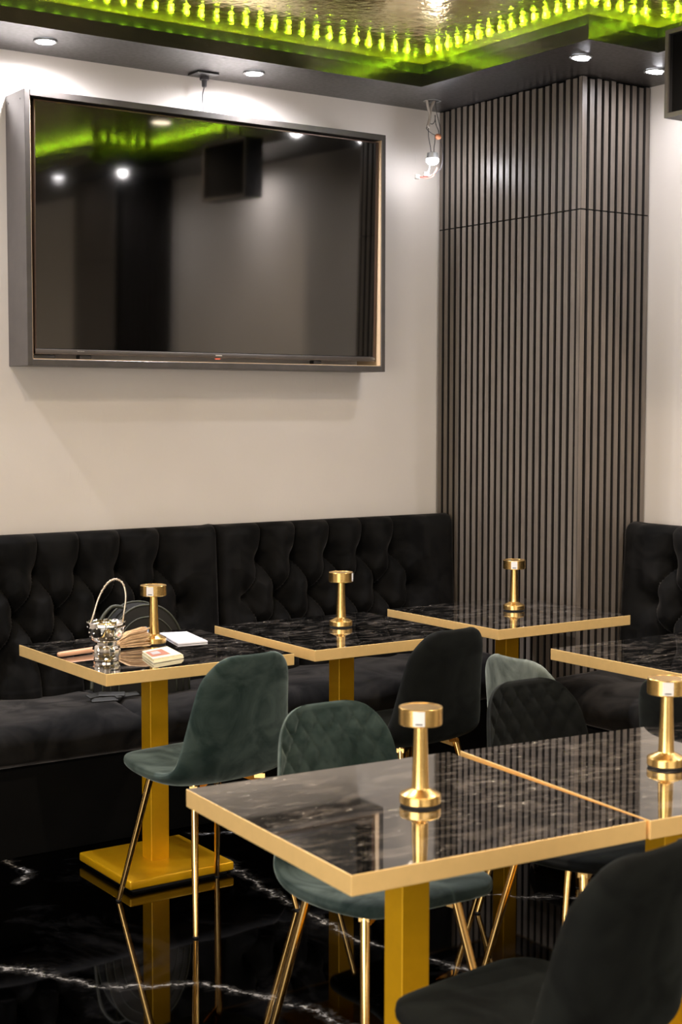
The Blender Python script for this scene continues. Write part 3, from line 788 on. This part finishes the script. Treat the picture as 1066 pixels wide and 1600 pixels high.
for i in range(n):
    vv.append([bm.verts.new((2.352+.085*i/(n-1), -.76+.08*j/(n-1)-.03*i/(n-1), TT+.004+(.012+.006*math.sin(i*1.1+j*.6)+.005*math.sin(i*.6-j*1.2))*math.sin(PI*i/(n-1))*math.sin(PI*j/(n-1))*1.6+.0)) for j in range(n)])
for i in range(n-1):
    for j in range(n-1): bm.faces.new((vv[i][j], vv[i+1][j], vv[i+1][j+1], vv[i][j+1]))
bmesh.ops.solidify(bm, geom=list(bm.faces), thickness=.002)
tag(from_bm('plastic_wrapper', bm, M['blueplastic'], smooth=True), 'crumpled pale blue plastic wrapper behind the straw brush', 'wrapper')

# bag on the sofa seat
t = thing('shoulder_bag', 'black rounded bag with olive piping standing on the sofa behind the bowl table', 'bag', (2.585,-.34,.472), -.12)
def arch(w, h, n=36, flat=2.3):
    return [(w*math.copysign(abs(math.cos(a))**(2/flat), math.cos(a)), h*abs(math.sin(a))**(2/flat)) for a in [PI*k/(n-1) for k in range(n)]]
def extr(bm, pts, y0, y1, z0=0, bulge=0):
    a = [bm.verts.new((x, y0, z0+z)) for x, z in pts]; b = [bm.verts.new((x, y1, z0+z)) for x, z in pts]
    bm.faces.new(a); bm.faces.new(b[::-1])
    for i in range(len(pts)): j = (i+1) % len(pts); bm.faces.new((a[i], b[i], b[j], a[j]))
bm = bmesh.new(); extr(bm, arch(.172, .335), -.055, .06, 0); o = from_bm('body', bm, M['bag'], t, autos=30)
bm = bmesh.new(); extr(bm, arch(.145, .290), -.064, -.055, .0); from_bm('front_panel', bm, M['bagwindow'], t, autos=30)
bm = bmesh.new(); extr(bm, arch(.115, .235), -.072, -.064, .0); from_bm('front_pocket', bm, M['bagwindow'], t, autos=30)
for w_, h_, y_, r_ in ((.174,.337,-.055,.0045), (.146,.292,-.064,.003), (.116,.237,-.072,.003), (.172,.337,.058,.004)):
    bm = bmesh.new(); tube(bm, [(x, y_, z+.002) for x, z in arch(w_, h_)], r_, 8); from_bm('piping', bm, M['bagpipe'], t, smooth=True)
bm = bmesh.new(); tube(bm, catmull([(-.06,.0,.325), (-.12,.0,.33), (-.175,-.01,.26), (-.20,-.03,.14), (-.215,-.05,.03)], 30), .007, 10); from_bm('strap', bm, M['bagpipe'], t, smooth=True)
bm = bmesh.new()
for cx_, cy_, an, L_, tz in ((-.20,-.08,.5,.055,.018), (-.155,-.10,-.4,.05,.02), (-.10,-.11,.2,.05,.014), (-.19,-.12,-.1,.05,.006)):
    m4 = Matrix.Translation((cx_, cy_, tz)) @ Matrix.Rotation(an, 4, 'Z') @ Matrix.Rotation(.35, 4, 'X')
    bx(bm, -L_, L_, -.014, .014, -.003, .003, bev=.0025, mat4=m4)
from_bm('strap_end', bm, M['bagwindow'], t)
